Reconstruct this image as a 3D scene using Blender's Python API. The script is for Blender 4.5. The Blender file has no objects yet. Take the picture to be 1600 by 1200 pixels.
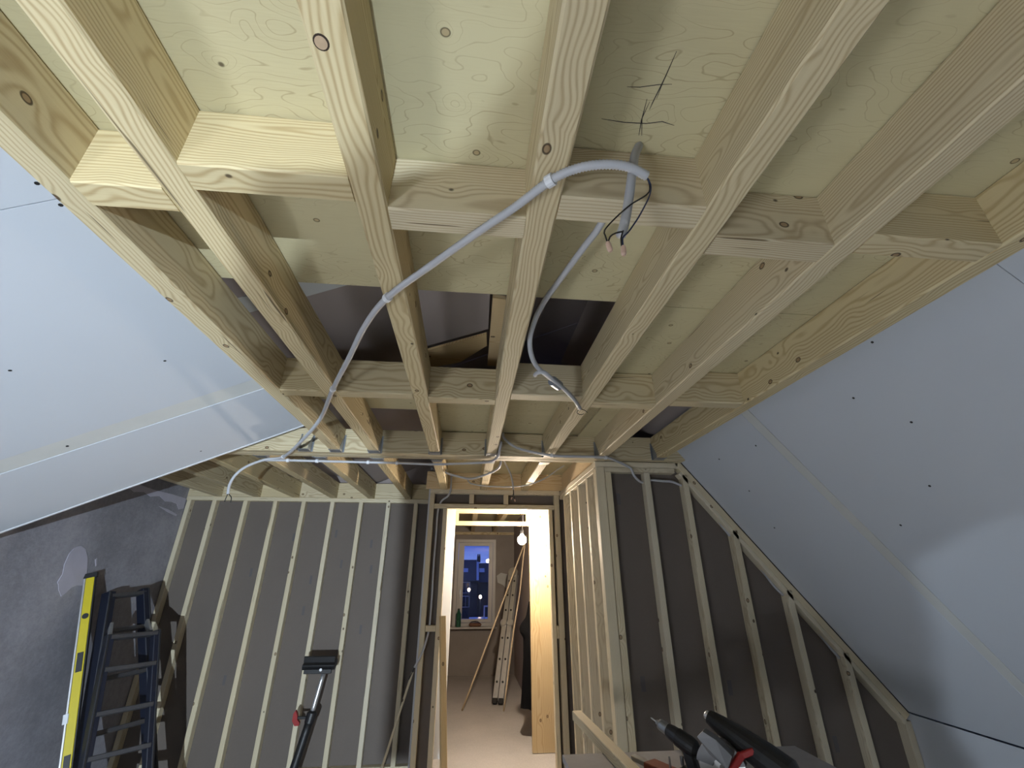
import bpy, bmesh, math, random
from mathutils import Vector, Matrix
random.seed(7)
sc = bpy.context.scene
C = sc.collection
H = 1.60                                     # eye height above the floor; all coordinates below are relative to the eye

# ------------------------------------------------------------------ camera, world, exposure, lamps
cd = bpy.data.cameras.new('camera'); cam = bpy.data.objects.new('camera', cd); C.objects.link(cam)
cd.sensor_fit = 'HORIZONTAL'; cd.sensor_width = 36.0; cd.lens = 670.2 / 1600 * 36.0
cd.clip_start = 0.02; cd.clip_end = 500
cam.location = (0, 0, H)
cam.rotation_euler = (math.radians(90 + 23.95), 0, math.radians(-5.605))
sc.camera = cam
vs = sc.view_settings
vs.view_transform = 'Standard'; vs.look = 'None'; vs.gamma = 1.0; vs.use_curve_mapping = False
vs.exposure = 0.0
w = bpy.data.worlds.new('dusk'); sc.world = w; w.use_nodes = True
nt = w.node_tree; nt.nodes.clear()
wo = nt.nodes.new('ShaderNodeOutputWorld'); bg = nt.nodes.new('ShaderNodeBackground')
tc = nt.nodes.new('ShaderNodeTexCoord'); mp = nt.nodes.new('ShaderNodeMapping'); mp.inputs['Scale'].default_value = (1, 1, 26)
nz = nt.nodes.new('ShaderNodeTexNoise'); nz.inputs['Scale'].default_value = 1.6; nz.inputs['Detail'].default_value = 3
rp = nt.nodes.new('ShaderNodeValToRGB')
rp.color_ramp.elements[0].position = .35; rp.color_ramp.elements[0].color = (.055, .105, .50, 1)
rp.color_ramp.elements[1].position = .68; rp.color_ramp.elements[1].color = (.17, .26, .75, 1)
for a, b in ((tc.outputs['Generated'], mp.inputs['Vector']), (mp.outputs[0], nz.inputs['Vector']), (nz.outputs[0], rp.inputs[0]),
             (rp.outputs[0], bg.inputs['Color']), (bg.outputs[0], wo.inputs['Surface'])):
    nt.links.new(a, b)
bg.inputs['Strength'].default_value = 1.0

FLOOD = Vector((-0.25, -2.30, -0.80))         # the lit LED of the tripod work lamp behind the viewpoint
FLOOD_W, FLOOD_COL = 1350.0, (0.72, 0.86, 1.0)
FILL_W, FILL_COL = 24.0, (0.86, 0.91, 1.0)   # unseen fill panel added on the floor to brighten the right side
BULB = Vector((0.587, 4.88, 0.3465)); BULB_E = 1350.0

# ------------------------------------------------------------------ helpers
def V(p): return Vector((p[0], p[1], p[2] + H))

def tag(o, label=None, cat=None, group=None, kind=None):
    if label: o['label'] = label
    if cat: o['category'] = cat
    if group: o['group'] = group
    if kind: o['kind'] = kind
    return o

def empty(name, loc=(0, 0, -1.6), **kw):
    o = bpy.data.objects.new(name, None); C.objects.link(o); o.location = V(loc); o.empty_display_size = .1
    return tag(o, **kw)

def attach(o, parent):
    if parent is not None:
        o.parent = parent
        o.matrix_parent_inverse = world(parent).inverted()
WM = {}
def world(o):
    m = Matrix.LocRotScale(o.location, o.rotation_euler, o.scale)
    if o.parent: m = world(o.parent) @ o.matrix_parent_inverse @ m
    return m

def mesh(name, verts, faces, mat, parent=None, loc=None, rot=None, smooth=False, **kw):
    me = bpy.data.meshes.new(name); me.from_pydata([tuple(v) for v in verts], [], faces); me.update()
    return meshobj(name, me, mat, parent, loc, rot, smooth, **kw)

def meshobj(name, me, mat, parent=None, loc=None, rot=None, smooth=False, **kw):
    if mat and not me.materials: me.materials.append(mat)
    if smooth:
        for p in me.polygons: p.use_smooth = True
    o = bpy.data.objects.new(name, me); C.objects.link(o)
    if loc is not None: o.location = loc
    if rot is not None: o.rotation_euler = rot
    attach(o, parent)
    return tag(o, **kw)

def chamfer_bar(L, wd, ht, c=.003):
    a, b = wd / 2, ht / 2
    pr = [(-a + c, -b), (a - c, -b), (a, -b + c), (a, b - c), (a - c, b), (-a + c, b), (-a, b - c), (-a, -b + c)]
    v = [(-L / 2, y, z) for y, z in pr] + [(L / 2, y, z) for y, z in pr]
    f = [tuple(range(7, -1, -1)), tuple(range(8, 16))]
    f = [tuple(range(8))[::-1], tuple(range(8, 16))] + [(i, (i + 1) % 8, 8 + (i + 1) % 8, 8 + i) for i in range(8)]
    return v, f

def bar(name, p0, p1, wd, ht, mat, parent=None, up=(0, 0, 1), c=.003, **kw):
    """a straight timber or rail from p0 to p1; local X runs along it, wd across, ht along up"""
    a, b = V(p0), V(p1); d = b - a; L = d.length; x = d.normalized()
    u = Vector(up); y = u.cross(x)
    if y.length < 1e-4: y = Vector((0, 1, 0)).cross(x)
    y.normalize(); z = x.cross(y)
    m = Matrix((x, y, z)).transposed()
    v, f = chamfer_bar(L, wd, ht, min(c, wd * .3, ht * .3))
    return mesh(name, v, f, mat, parent, (a + b) / 2, m.to_euler(), **kw)

def box(name, lo, hi, mat, parent=None, c=0.0, **kw):
    lo, hi = V(lo), V(hi); s = (hi - lo) / 2; ctr = (lo + hi) / 2
    if c:
        v, f = chamfer_bar(2 * s.x, 2 * s.y, 2 * s.z, c)
    else:
        v = [(sx * s.x, sy * s.y, sz * s.z) for sx in (-1, 1) for sy in (-1, 1) for sz in (-1, 1)]
        f = [(0, 1, 3, 2), (4, 6, 7, 5), (0, 4, 5, 1), (2, 3, 7, 6), (0, 2, 6, 4), (1, 5, 7, 3)]
    return mesh(name, v, f, mat, parent, ctr, **kw)

def prism(name, poly, off, mat, parent=None, **kw):
    """polygon (list of relative points) extruded by off"""
    p = [V(q) for q in poly]; ctr = sum(p, Vector()) / len(p); off = Vector(off); n = len(p)
    v = [q - ctr for q in p] + [q - ctr + off for q in p]
    nor = (v[1] - v[0]).cross(v[2] - v[1])
    f = [tuple(range(n)), tuple(range(2 * n - 1, n - 1, -1))] + [((i + 1) % n, i, n + i, n + (i + 1) % n) for i in range(n)]
    if nor.dot(off) > 0: f = [tuple(reversed(q)) for q in f]
    return mesh(name, v, f, mat, parent, ctr, **kw)

def spline(pts, step):
    P = [Vector(p) for p in pts]
    if len(P) == 2: P = [P[0], P[0].lerp(P[1], .5), P[1]]
    P = [P[0] * 2 - P[1]] + P + [P[-1] * 2 - P[-2]]
    out = []
    for i in range(1, len(P) - 2):
        n = max(2, int((P[i + 1] - P[i]).length / step))
        for k in range(n):
            t = k / n; t2, t3 = t * t, t * t * t
            out.append(.5 * ((2 * P[i]) + (P[i + 1] - P[i - 1]) * t + (2 * P[i - 1] - 5 * P[i] + 4 * P[i + 1] - P[i + 2]) * t2
                             + (3 * P[i] - P[i - 1] - 3 * P[i + 1] + P[i + 2]) * t3))
    out.append(P[-2])
    return out

def tube(name, pts, r, mat, parent=None, step=.02, sides=10, ridge=0.0, radii=None, cap=True, **kw):
    P = spline([V(p) for p in pts], step)
    ctr = P[0].copy(); v, f = [], []
    t0 = (P[1] - P[0]).normalized(); n0 = t0.orthogonal().normalized()
    for i, p in enumerate(P):
        t = (P[min(i + 1, len(P) - 1)] - P[max(i - 1, 0)]).normalized()
        n0 = (n0 - t * n0.dot(t)).normalized(); b0 = t.cross(n0)
        rr = r if radii is None else radii[0] + (radii[1] - radii[0]) * i / (len(P) - 1)
        if ridge and i % 2: rr -= ridge
        for k in range(sides):
            a = 2 * math.pi * k / sides
            v.append(p - ctr + n0 * (rr * math.cos(a)) + b0 * (rr * math.sin(a)))
    for i in range(len(P) - 1):
        for k in range(sides):
            k2 = (k + 1) % sides
            f.append((i * sides + k, i * sides + k2, (i + 1) * sides + k2, (i + 1) * sides + k))
    if cap:
        f.append(tuple(range(sides))[::-1]); f.append(tuple(range((len(P) - 1) * sides, len(P) * sides)))
    return mesh(name, v, f, mat, parent, ctr, smooth=True, **kw)

def lathe(name, p0, axis, prof, mat, parent=None, sides=20, **kw):
    """prof: list of (distance along axis, radius)"""
    x = Vector(axis).normalized(); n = x.orthogonal().normalized(); b = x.cross(n); v, f = [], []
    for d, r in prof:
        for k in range(sides):
            a = 2 * math.pi * k / sides
            v.append(x * d + n * (r * math.cos(a)) + b * (r * math.sin(a)))
    for i in range(len(prof) - 1):
        for k in range(sides):
            k2 = (k + 1) % sides
            f.append((i * sides + k, i * sides + k2, (i + 1) * sides + k2, (i + 1) * sides + k))
    f.append(tuple(range(sides))[::-1]); f.append(tuple(range((len(prof) - 1) * sides, len(prof) * sides)))
    return mesh(name, v, f, mat, parent, V(p0), smooth=False, **kw)

# ------------------------------------------------------------------ materials
def newmat(name):
    m = bpy.data.materials.new(name); m.use_nodes = True; t = m.node_tree; t.nodes.clear()
    o = t.nodes.new('ShaderNodeOutputMaterial'); b = t.nodes.new('ShaderNodeBsdfPrincipled')
    t.links.new(b.outputs[0], o.inputs[0])
    return m, t, b

class NB:
    """small helper to write shader maths"""
    def __init__(s, t): s.t = t
    def n(s, typ, **kw):
        x = s.t.nodes.new(typ)
        for k, v in kw.items(): setattr(x, k, v)
        return x
    def put(s, sock, v):
        if hasattr(v, 'is_linked') or isinstance(v, bpy.types.NodeSocket): s.t.links.new(v, sock)
        else: sock.default_value = v
    def m(s, op, a, b=0.0, c=0.0, clamp=False):
        x = s.n('ShaderNodeMath', operation=op, use_clamp=clamp)
        for i, q in enumerate((a, b, c)): s.put(x.inputs[i], q)
        return x.outputs[0]
    def xyz(s, a, b, c):
        x = s.n('ShaderNodeCombineXYZ')
        for i, q in enumerate((a, b, c)): s.put(x.inputs[i], q)
        return x.outputs[0]
    def noise(s, vec, scale, detail=2.0, rough=.5):
        x = s.n('ShaderNodeTexNoise'); s.put(x.inputs['Vector'], vec); x.inputs['Scale'].default_value = scale
        x.inputs['Detail'].default_value = detail; x.inputs['Roughness'].default_value = rough
        return x.outputs[0]
    def vor(s, vec, scale):
        x = s.n('ShaderNodeTexVoronoi'); s.put(x.inputs['Vector'], vec); x.inputs['Scale'].default_value = scale
        return x.outputs['Distance']
    def mix(s, f, a, b):
        x = s.n('ShaderNodeMix', data_type='RGBA'); s.put(x.inputs[0], f); s.put(x.inputs[6], a); s.put(x.inputs[7], b)
        return x.outputs[2]
    def ramp(s, v, p0, p1):
        x = s.n('ShaderNodeMapRange'); s.put(x.inputs[0], v); x.inputs[1].default_value = p0; x.inputs[2].default_value = p1
        x.interpolation_type = 'SMOOTHSTEP'
        return x.outputs[0]
    def bump(s, h, strength, dist, bsdf):
        x = s.n('ShaderNodeBump'); s.put(x.inputs['Height'], h); x.inputs['Strength'].default_value = strength; x.inputs['Distance'].default_value = dist
        s.t.links.new(x.outputs[0], bsdf.inputs['Normal'])

def wood(name, light, dark, ring=.0075, knots=True, contrast=1.0, vary=.16):
    m, t, b = newmat(name); q = NB(t)
    co = q.n('ShaderNodeTexCoord').outputs['Object']; rnd = q.n('ShaderNodeObjectInfo').outputs['Random']
    sp = q.n('ShaderNodeSeparateXYZ'); t.links.new(co, sp.inputs[0])
    x, y, z = sp.outputs
    r2 = q.m('FRACT', q.m('MULTIPLY', rnd, 7.31)); r3 = q.m('FRACT', q.m('MULTIPLY', rnd, 23.7))
    xs = q.m('ADD', x, q.m('MULTIPLY', rnd, 91.0))
    slow = q.xyz(q.m('MULTIPLY', xs, 1.3), q.m('MULTIPLY', y, 5.0), q.m('MULTIPLY', z, 5.0))
    warp = q.m('MULTIPLY', q.m('SUBTRACT', q.noise(slow, 1.6, 2.0), .5), .040)
    yy = q.m('ADD', y, q.m('MULTIPLY_ADD', q.m('SIGN', q.m('SUBTRACT', r2, .5)), .05, q.m('MULTIPLY', q.m('SUBTRACT', r2, .5), .10))); zz = q.m('SUBTRACT', z, q.m('MULTIPLY', q.m('SUBTRACT', r3, .5), .12))
    r = q.m('SQRT', q.m('ADD', q.m('MULTIPLY', yy, yy), q.m('MULTIPLY', zz, zz)))
    r = q.m('ADD', r, warp)
    kv = q.xyz(xs, q.m('ADD', y, q.m('MULTIPLY', rnd, 13.0)), z)
    if knots:
        d = q.vor(q.xyz(q.m('MULTIPLY', xs, 6.5), q.m('MULTIPLY', q.m('ADD', y, rnd), 9.0), q.m('MULTIPLY', z, 9.0)), 1.0)
        e = q.m('DIVIDE', d, .28); e = q.m('EXPONENT', q.m('MULTIPLY', q.m('MULTIPLY', e, e), -1.0))
        r = q.m('ADD', r, q.m('MULTIPLY', e, .012))
    s = q.m('SINE', q.m('MULTIPLY', r, 2 * math.pi / ring))
    s = q.m('POWER', q.m('MULTIPLY_ADD', s, .5, .5), 2.2)
    fib = q.noise(q.xyz(q.m('MULTIPLY', xs, 4.0), q.m('MULTIPLY', y, 210.0), q.m('MULTIPLY', z, 210.0)), 1.0, 2.0)
    big = q.noise(slow, .8, 1.0)
    f = q.m('MULTIPLY', s, .62 * contrast)
    f = q.m('ADD', f, q.m('MULTIPLY', q.m('SUBTRACT', fib, .5), .35))
    f = q.m('ADD', f, q.m('MULTIPLY', q.m('SUBTRACT', big, .5), .5), clamp=True)
    col = q.mix(f, (*light, 1), (*dark, 1))
    hsv = q.n('ShaderNodeHueSaturation'); t.links.new(col, hsv.inputs['Color'])
    t.links.new(q.m('MULTIPLY_ADD', r2, vary, 1.0 - vary / 2), hsv.inputs['Value'])
    t.links.new(q.m('MULTIPLY_ADD', r3, .25, .88), hsv.inputs['Saturation'])
    col = hsv.outputs[0]
    if knots:
        core = q.m('SUBTRACT', 1.0, q.ramp(d, .065, .085))
        rim = q.m('MULTIPLY', q.ramp(d, .055, .072), q.m('SUBTRACT', 1.0, q.ramp(d, .082, .10)))
        col = q.mix(q.m('MULTIPLY', core, .75), col, (.23, .13, .06, 1))
        col = q.mix(q.m('MULTIPLY', rim, .85), col, (.03, .017, .008, 1))
    chk = q.ramp(q.noise(q.xyz(q.m('MULTIPLY', xs, 2.2), q.m('MULTIPLY', q.m('ADD', y, rnd), 75.0), q.m('MULTIPLY', z, 75.0)), 1.0, 1.0), .735, .765)
    col = q.mix(q.m('MULTIPLY', chk, .8), col, (.10, .065, .03, 1))
    t.links.new(col, b.inputs['Base Color'])
    b.inputs['Roughness'].default_value = .62; b.inputs['Specular IOR Level'].default_value = .3
    q.bump(q.m('ADD', s, fib), .18, .0012, b)
    return m

def plywood(name, light, dark):
    m, t, b = newmat(name); q = NB(t)
    co = q.n('ShaderNodeTexCoord').outputs['Object']; rnd = q.n('ShaderNodeObjectInfo').outputs['Random']
    sp = q.n('ShaderNodeSeparateXYZ'); t.links.new(co, sp.inputs[0]); x, y, z = sp.outputs
    X = q.m('ADD', x, q.m('MULTIPLY', rnd, 31.0)); Y = q.m('ADD', y, q.m('MULTIPLY', rnd, 17.0))
    d = q.vor(q.xyz(q.m('MULTIPLY', X, 7.0), q.m('MULTIPLY', Y, 8.5), 0.0), 1.0)
    base = q.noise(q.xyz(q.m('MULTIPLY', X, 2.2), q.m('MULTIPLY', Y, 6.5), 0.0), 1.0, 2.5, .5)
    e = q.m('EXPONENT', q.m('MULTIPLY', q.m('MULTIPLY', q.m('DIVIDE', d, .22), q.m('DIVIDE', d, .22)), -1.0))
    h = q.m('ADD', q.m('MULTIPLY', base, 1.0), q.m('MULTIPLY', e, .13))
    wob = q.noise(q.xyz(q.m('MULTIPLY', X, 9.0), q.m('MULTIPLY', Y, 22.0), 0.0), 1.0, 2.0)
    h = q.m('ADD', h, q.m('MULTIPLY', wob, .05))
    s = q.m('ABSOLUTE', q.m('SINE', q.m('MULTIPLY', h, 70.0)))
    line = q.m('SUBTRACT', 1.0, q.ramp(s, 0.0, .22))
    fade = q.ramp(q.noise(q.xyz(q.m('MULTIPLY', X, 3.0), q.m('MULTIPLY', Y, 3.0), 5.0), 1.0, 1.0), .30, .62)
    fib = q.noise(q.xyz(q.m('MULTIPLY', X, 14.0), q.m('MULTIPLY', Y, 260.0), 0.0), 1.0, 2.0)
    f = q.m('MULTIPLY', q.m('MULTIPLY', line, fade), .62)
    f = q.m('ADD', f, q.m('MULTIPLY', q.m('SUBTRACT', fib, .5), .30))
    blot = q.noise(q.xyz(q.m('MULTIPLY', X, 2.0), q.m('MULTIPLY', Y, 7.0), 9.0), 1.0, 3.0)
    f = q.m('ADD', f, q.m('MULTIPLY', q.m('SUBTRACT', blot, .45), .60), clamp=True)
    col = q.mix(f, (*light, 1), (*dark, 1))
    core = q.m('SUBTRACT', 1.0, q.ramp(d, .05, .065)); rim = q.m('MULTIPLY', q.ramp(d, .045, .06), q.m('SUBTRACT', 1.0, q.ramp(d, .062, .08)))
    col = q.mix(q.m('MULTIPLY', core, .6), col, (.33, .22, .11, 1)); col = q.mix(q.m('MULTIPLY', rim, .8), col, (.05, .03, .012, 1))
    t.links.new(col, b.inputs['Base Color']); b.inputs['Roughness'].default_value = .65; b.inputs['Specular IOR Level'].default_value = .25
    return m

def plain(name, col, rough=.6, metal=0.0, var=0.0, scale=8.0, bump=0.0, spec=.5, speck=0.0):
    m, t, b = newmat(name); q = NB(t)
    b.inputs['Roughness'].default_value = rough; b.inputs['Metallic'].default_value = metal; b.inputs['Specular IOR Level'].default_value = spec
    co = q.n('ShaderNodeTexCoord').outputs['Object']
    n1 = q.noise(co, scale, 4.0, .6)
    k = q.m('MULTIPLY_ADD', q.m('SUBTRACT', n1, .5), var * 2, 1.0)
    if speck: k = q.m('ADD', k, q.m('MULTIPLY', q.m('SUBTRACT', q.noise(co, scale * 40, 2.0), .5), speck))
    h = q.n('ShaderNodeHueSaturation'); h.inputs['Color'].default_value = (*col, 1); t.links.new(k, h.inputs['Value'])
    t.links.new(h.outputs[0], b.inputs['Base Color'])
    if bump: q.bump(q.noise(co, scale * 6, 4.0), bump, .004, b)
    return m

def emit(name, col, strength):
    m = bpy.data.materials.new(name); m.use_nodes = True; t = m.node_tree; t.nodes.clear()
    o = t.nodes.new('ShaderNodeOutputMaterial'); e = t.nodes.new('ShaderNodeEmission'); e.inputs[0].default_value = (*col, 1); e.inputs[1].default_value = strength
    t.links.new(e.outputs[0], o.inputs[0]); return m

def masonry(name):
    m, t, b = newmat(name); q = NB(t)
    co = q.n('ShaderNodeTexCoord').outputs['Object']
    n1 = q.noise(co, 1.6, 5.0, .6); n2 = q.noise(co, 30.0, 4.0, .65)
    f = q.m('ADD', q.m('MULTIPLY', n1, .7), q.m('MULTIPLY', n2, .3), clamp=True)
    f = q.ramp(f, .30, .70)
    col = q.mix(f, (.23, .225, .25, 1), (.40, .39, .43, 1))
    t.links.new(col, b.inputs['Base Color']); b.inputs['Roughness'].default_value = .95; b.inputs['Specular IOR Level'].default_value = .1
    q.bump(n2, .5, .006, b)
    return m

M = {}
M['joist'] = wood('pine joist', (.61, .52, .33), (.36, .255, .13))
M['stud'] = wood('pine stud', (.67, .595, .435), (.44, .35, .215), ring=.006, contrast=.8)
M['plank'] = wood('planed pine', (.74, .58, .35), (.58, .38, .18), ring=.009)
M['panel'] = wood('jamb panel pine', (.56, .43, .26), (.42, .29, .15), ring=.010)
M['ply'] = plywood('plywood', (.56, .50, .31), (.34, .265, .15))
M['rooftile0'] = plain('roof underlay', (.06, .06, .065), .9)
M['board'] = plain('white plasterboard', (.525, .555, .60), .9, var=.03, scale=1.2, spec=.1)
M['board_edge'] = plain('plasterboard taped edge', (.70, .72, .74), .9, var=.03, scale=4, spec=.1)
M['tape'] = plain('jointing tape', (.56, .57, .555), .9, var=.06, scale=7, spec=.1)
M['kraft'] = plain('plasterboard back liner', (.165, .14, .122), .95, var=.08, scale=3, spec=.05, speck=.12)
M['stamp'] = plain('grey print', (.12, .11, .11), .95)
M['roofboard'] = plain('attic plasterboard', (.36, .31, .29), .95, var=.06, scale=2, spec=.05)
M['masonry'] = masonry('grey render')
M['filler'] = plain('white filler', (.50, .48, .56), .95, var=.12, scale=9, spec=.1)
M['floor'] = plain('screed floor', (.43, .40, .375), .92, var=.16, scale=2.5, bump=.25, spec=.2, speck=.3)
M['farwall'] = plain('brown rendered wall', (.30, .27, .25), .95, var=.28, scale=1.8, bump=.25, spec=.1)
M['conduit'] = plain('grey conduit plastic', (.47, .48, .51), .5, spec=.4)
M['clip'] = plain('white clip plastic', (.72, .74, .78), .5)
M['black'] = plain('black plastic', (.012, .012, .013), .45)
M['blackwire'] = plain('black wire', (.008, .008, .009), .4)
M['bluewire'] = plain('blue wire', (.01, .02, .07), .4)
M['connector'] = plain('clear connector', (.55, .38, .30), .3)
M['greytape'] = plain('silver tape', (.22, .24, .27), .35)
M['zinc'] = plain('galvanised steel', (.34, .36, .39), .42, metal=.85, var=.18, scale=40)
M['alu'] = plain('aluminium', (.60, .60, .60), .38, metal=.8, var=.08, scale=20)
M['navy'] = plain('navy fibreglass', (.010, .013, .026), .42, var=.1, scale=10)
M['darkmetal'] = plain('dark metal', (.05, .05, .055), .4, metal=.6)
M['treadmetal'] = plain('grey tread', (.13, .13, .14), .4, metal=.7, var=.2, scale=30)
M['sticker'] = plain('pale blue sticker', (.34, .40, .62), .5, var=.3, scale=40)
M['yellow'] = plain('yellow enamel', (.62, .50, .015), .38, var=.06, scale=20)
M['red'] = plain('red plastic', (.30, .018, .018), .4)
M['rust'] = plain('rusty red metal', (.22, .05, .02), .6, var=.3, scale=60)
M['sawgrey'] = plain('grey saw casting', (.15, .15, .155), .45, metal=.3, var=.12, scale=30)
M['cloth'] = plain('black cloth', (.006, .006, .007), .95, spec=.1)
M['pvc'] = plain('white pvc', (.50, .48, .46), .4)
M['pencil'] = plain('pencil', (.035, .03, .028), .8)
M['screw'] = plain('dark screw head', (.03, .03, .03), .5, metal=.5)
M['knotring'] = plain('dark knot ring', (.03, .016, .008), .8)
M['knotcore'] = plain('knot core', (.42, .30, .19), .7, var=.2, scale=80)
M['rod'] = plain('pale wooden rod', (.60, .47, .31), .6, var=.1, scale=30)
M['green'] = plain('green bottle plastic', (.02, .10, .055), .25)
M['brownitem'] = plain('brown leather', (.16, .07, .035), .6)
M['benchtop'] = plain('grey worktop board', (.36, .35, .36), .9, var=.12, scale=20, speck=.3)
M['bulb'] = emit('lit bulb', (1.0, .83, .64), BULB_E)
M['led'] = emit('led panel', (.85, .93, 1.0), 12.0)
M['glass'], _t, _b = newmat('window glass')
_b.inputs['Base Color'].default_value = (1, 1, 1, 1); _b.inputs['Roughness'].default_value = .0
_b.inputs['Transmission Weight'].default_value = 1.0; _b.inputs['IOR'].default_value = 1.45

ZB, ZT = .760, .927                            # underside and top of the floor joists overhead
YB = -3.6                                      # rear end of the room

# ------------------------------------------------------------------ setting: floor, slopes, walls
floor = empty('floor', kind='structure', label='pale dusty screed floor of the attic')
box('screed', (-3.2, YB, -1.75), (3.2, 9.1, -1.6), M['floor'], floor)

# left roof slope, shallow
sl = empty('ceiling_slope_left', kind='structure', label='white plasterboard lining of the shallow roof slope')
def LZ(x): return .908 + .4506 * (x + 1.114)
def lslab(name, y0, y1, x0, x1, mat, dz=0.0, th=.0125):
    return prism(name, [(x0, y0, LZ(x0) + dz), (x1, y0, LZ(x1) + dz), (x1, y1, LZ(x1) + dz), (x0, y1, LZ(x0) + dz)], (0, 0, th), mat, sl)
lslab('plasterboard', YB, .95, -2.964, -.965, M['board'])
lslab('plasterboard', .953, 2.105, -2.964, -.965, M['board'])
lslab('plasterboard', 2.225, 2.85, -2.964, -.965, M['board'])
lslab('joint_strip', 2.105, 2.225, -2.964, -.965, M['tape'], .003, .008)
lslab('board_edge', 2.838, 2.852, -2.964, -.97, M['board_edge'], -.004, .03)
for x, y in ((-1.12, .97), (-1.3, 1.75), (-1.65, 1.55), (-1.12, .90), (-2.1, 1.55), (-1.8, 1.0), (-1.9, 2.17), (-1.5, .93), (-1.62, 2.7)):
    lathe('screw_head', (x, y, LZ(x) - .0006), (-.41, 0, .9), [(0, .0055), (.004, .0055)], M['screw'], sl, sides=8)

# right roof slope, steep, and knee wall
sr = empty('ceiling_slope_right', kind='structure', label='white plasterboard lining of the steep roof slope')
def RZ(x): return .785 - 1.2645 * (x - 1.545)
def rslab(name, y0, y1, x0, x1, mat, d=0.0, th=.0125):
    nx, nz_ = .784, .62
    pts = [(x0, y0, RZ(x0)), (x1, y0, RZ(x1)), (x1, y1, RZ(x1)), (x0, y1, RZ(x0))]
    pts = [(p[0] + nx * d, p[1], p[2] + nz_ * d) for p in pts]
    return prism(name, pts, (nx * th, 0, nz_ * th), mat, sr)
rslab('plasterboard', YB, .86, 1.392, 2.785, M['board'])
rslab('plasterboard', .862, 2.078, 1.392, 2.785, M['board'])
rslab('plasterboard', 2.145, 3.02, 1.392, 2.785, M['board'])
rslab('joint_strip', 2.083, 2.145, 1.392, 2.785, M['tape'], .0015, .01)
for x, y in ((1.52, 1.3), (1.62, 1.55), (1.73, 1.45), (1.9, 1.62), (1.62, 2.62), (1.78, 2.62), (1.95, 2.7), (1.50, .83), (2.0, 1.9), (1.63, 2.25)):
    lathe('screw_head', (x - .0012, y, RZ(x) - .001), (.784, 0, .62), [(0, .005), (.004, .005)], M['screw'], sr, sides=8)
rslab('roof_skin', YB - .1, 9.2, 1.20, 3.4, M['rooftile0'], .05, .05)
kw_ = empty('wall_knee', kind='structure', label='low white plasterboard knee wall under the steep slope')
box('plasterboard', (2.784, YB, -1.6), (2.80, 3.09, -.792), M['board'], kw_)
wb = empty('wall_back', kind='structure', label='white plasterboard wall at the rear end of the room')
box('plasterboard', (-2.98, YB - .02, -1.6), (2.83, YB, 1.0), M['board'], wb)

# grey rendered side wall
wl = empty('wall_left', kind='structure', label='rough grey rendered side wall with white filler patches')
box('masonry', (-3.06, YB, -1.6), (-2.964, 5.02, 1.02), M['masonry'], wl)
def blob(name, pts, x, mat, parent, th=.004):
    prism(name, [(x, p[0], p[1]) for p in pts], (th, 0, 0), mat, parent)
blob('filler_patch', [(3.836, .202), (3.889, .181), (3.94, .118), (3.975, .04), (4.005, -.034), (3.995, -.079), (3.94, -.075), (3.893, -.09), (3.86, -.125), (3.832, -.148), (3.805, -.12), (3.788, -.104), (3.77, -.07), (3.751, -.052), (3.768, .003), (3.752, .068), (3.756, .139), (3.781, .18), (3.805, .196)], -2.964, M['filler'], wl)
blob('filler_patch', [(4.08, .70), (4.2, .74), (4.45, .73), (4.7, .735), (4.93, .73), (4.93, .63), (4.86, .61), (4.80, .66), (4.72, .665), (4.62, .655), (4.52, .69), (4.40, .665), (4.30, .69), (4.18, .67)], -2.964, M['filler'], wl)
blob('filler_patch', [(4.55, .60), (4.70, .565), (4.85, .545), (4.86, .56), (4.70, .59)], -2.964, M['filler'], wl)
blob('filler_patch', [(4.02, .11), (4.05, .06), (4.06, .065), (4.035, .12)], -2.964, M['filler'], wl)

# ------------------------------------------------------------------ ceiling: joists, blocking, plywood
ce = empty('ceiling', kind='structure', label='open ceiling of pale pine joists with plywood deck above')
JX = [-.904, -.652, -.245, .142, .547, .930, 1.352]; JW = .070
for x in JX:
    bar('joist', (x, YB, (ZB + ZT) / 2), (x, 2.95, (ZB + ZT) / 2), JW, ZT - ZB, M['joist'], ce, c=.005)
def noggin(i, y0, y1=None):
    y1 = y0 + .07 if y1 is None else y1
    bar('blocking', (JX[i] + JW / 2, (y0 + y1) / 2, (ZB + ZT) / 2), (JX[i + 1] - JW / 2, (y0 + y1) / 2, (ZB + ZT) / 2), y1 - y0, ZT - ZB - .002, M['joist'], ce, c=.004)
for i, y in enumerate((.743, .675, .752, .682, .764, .722)): noggin(i, y)
for i, y in enumerate((1.872, 1.866, 1.90, 1.82, 1.885, 1.83)): noggin(i, y)
for i in range(6): noggin(i, -1.2 + .04 * (i % 2))
for y0 in (2.951, 3.023):
    bar('header_beam', (-2.96, y0 + .0345, (ZB + ZT) / 2), (1.56 if y0 < 3 else .98, y0 + .0345, (ZB + ZT) / 2), .069, ZT - ZB, M['joist'], ce, c=.004)
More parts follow.
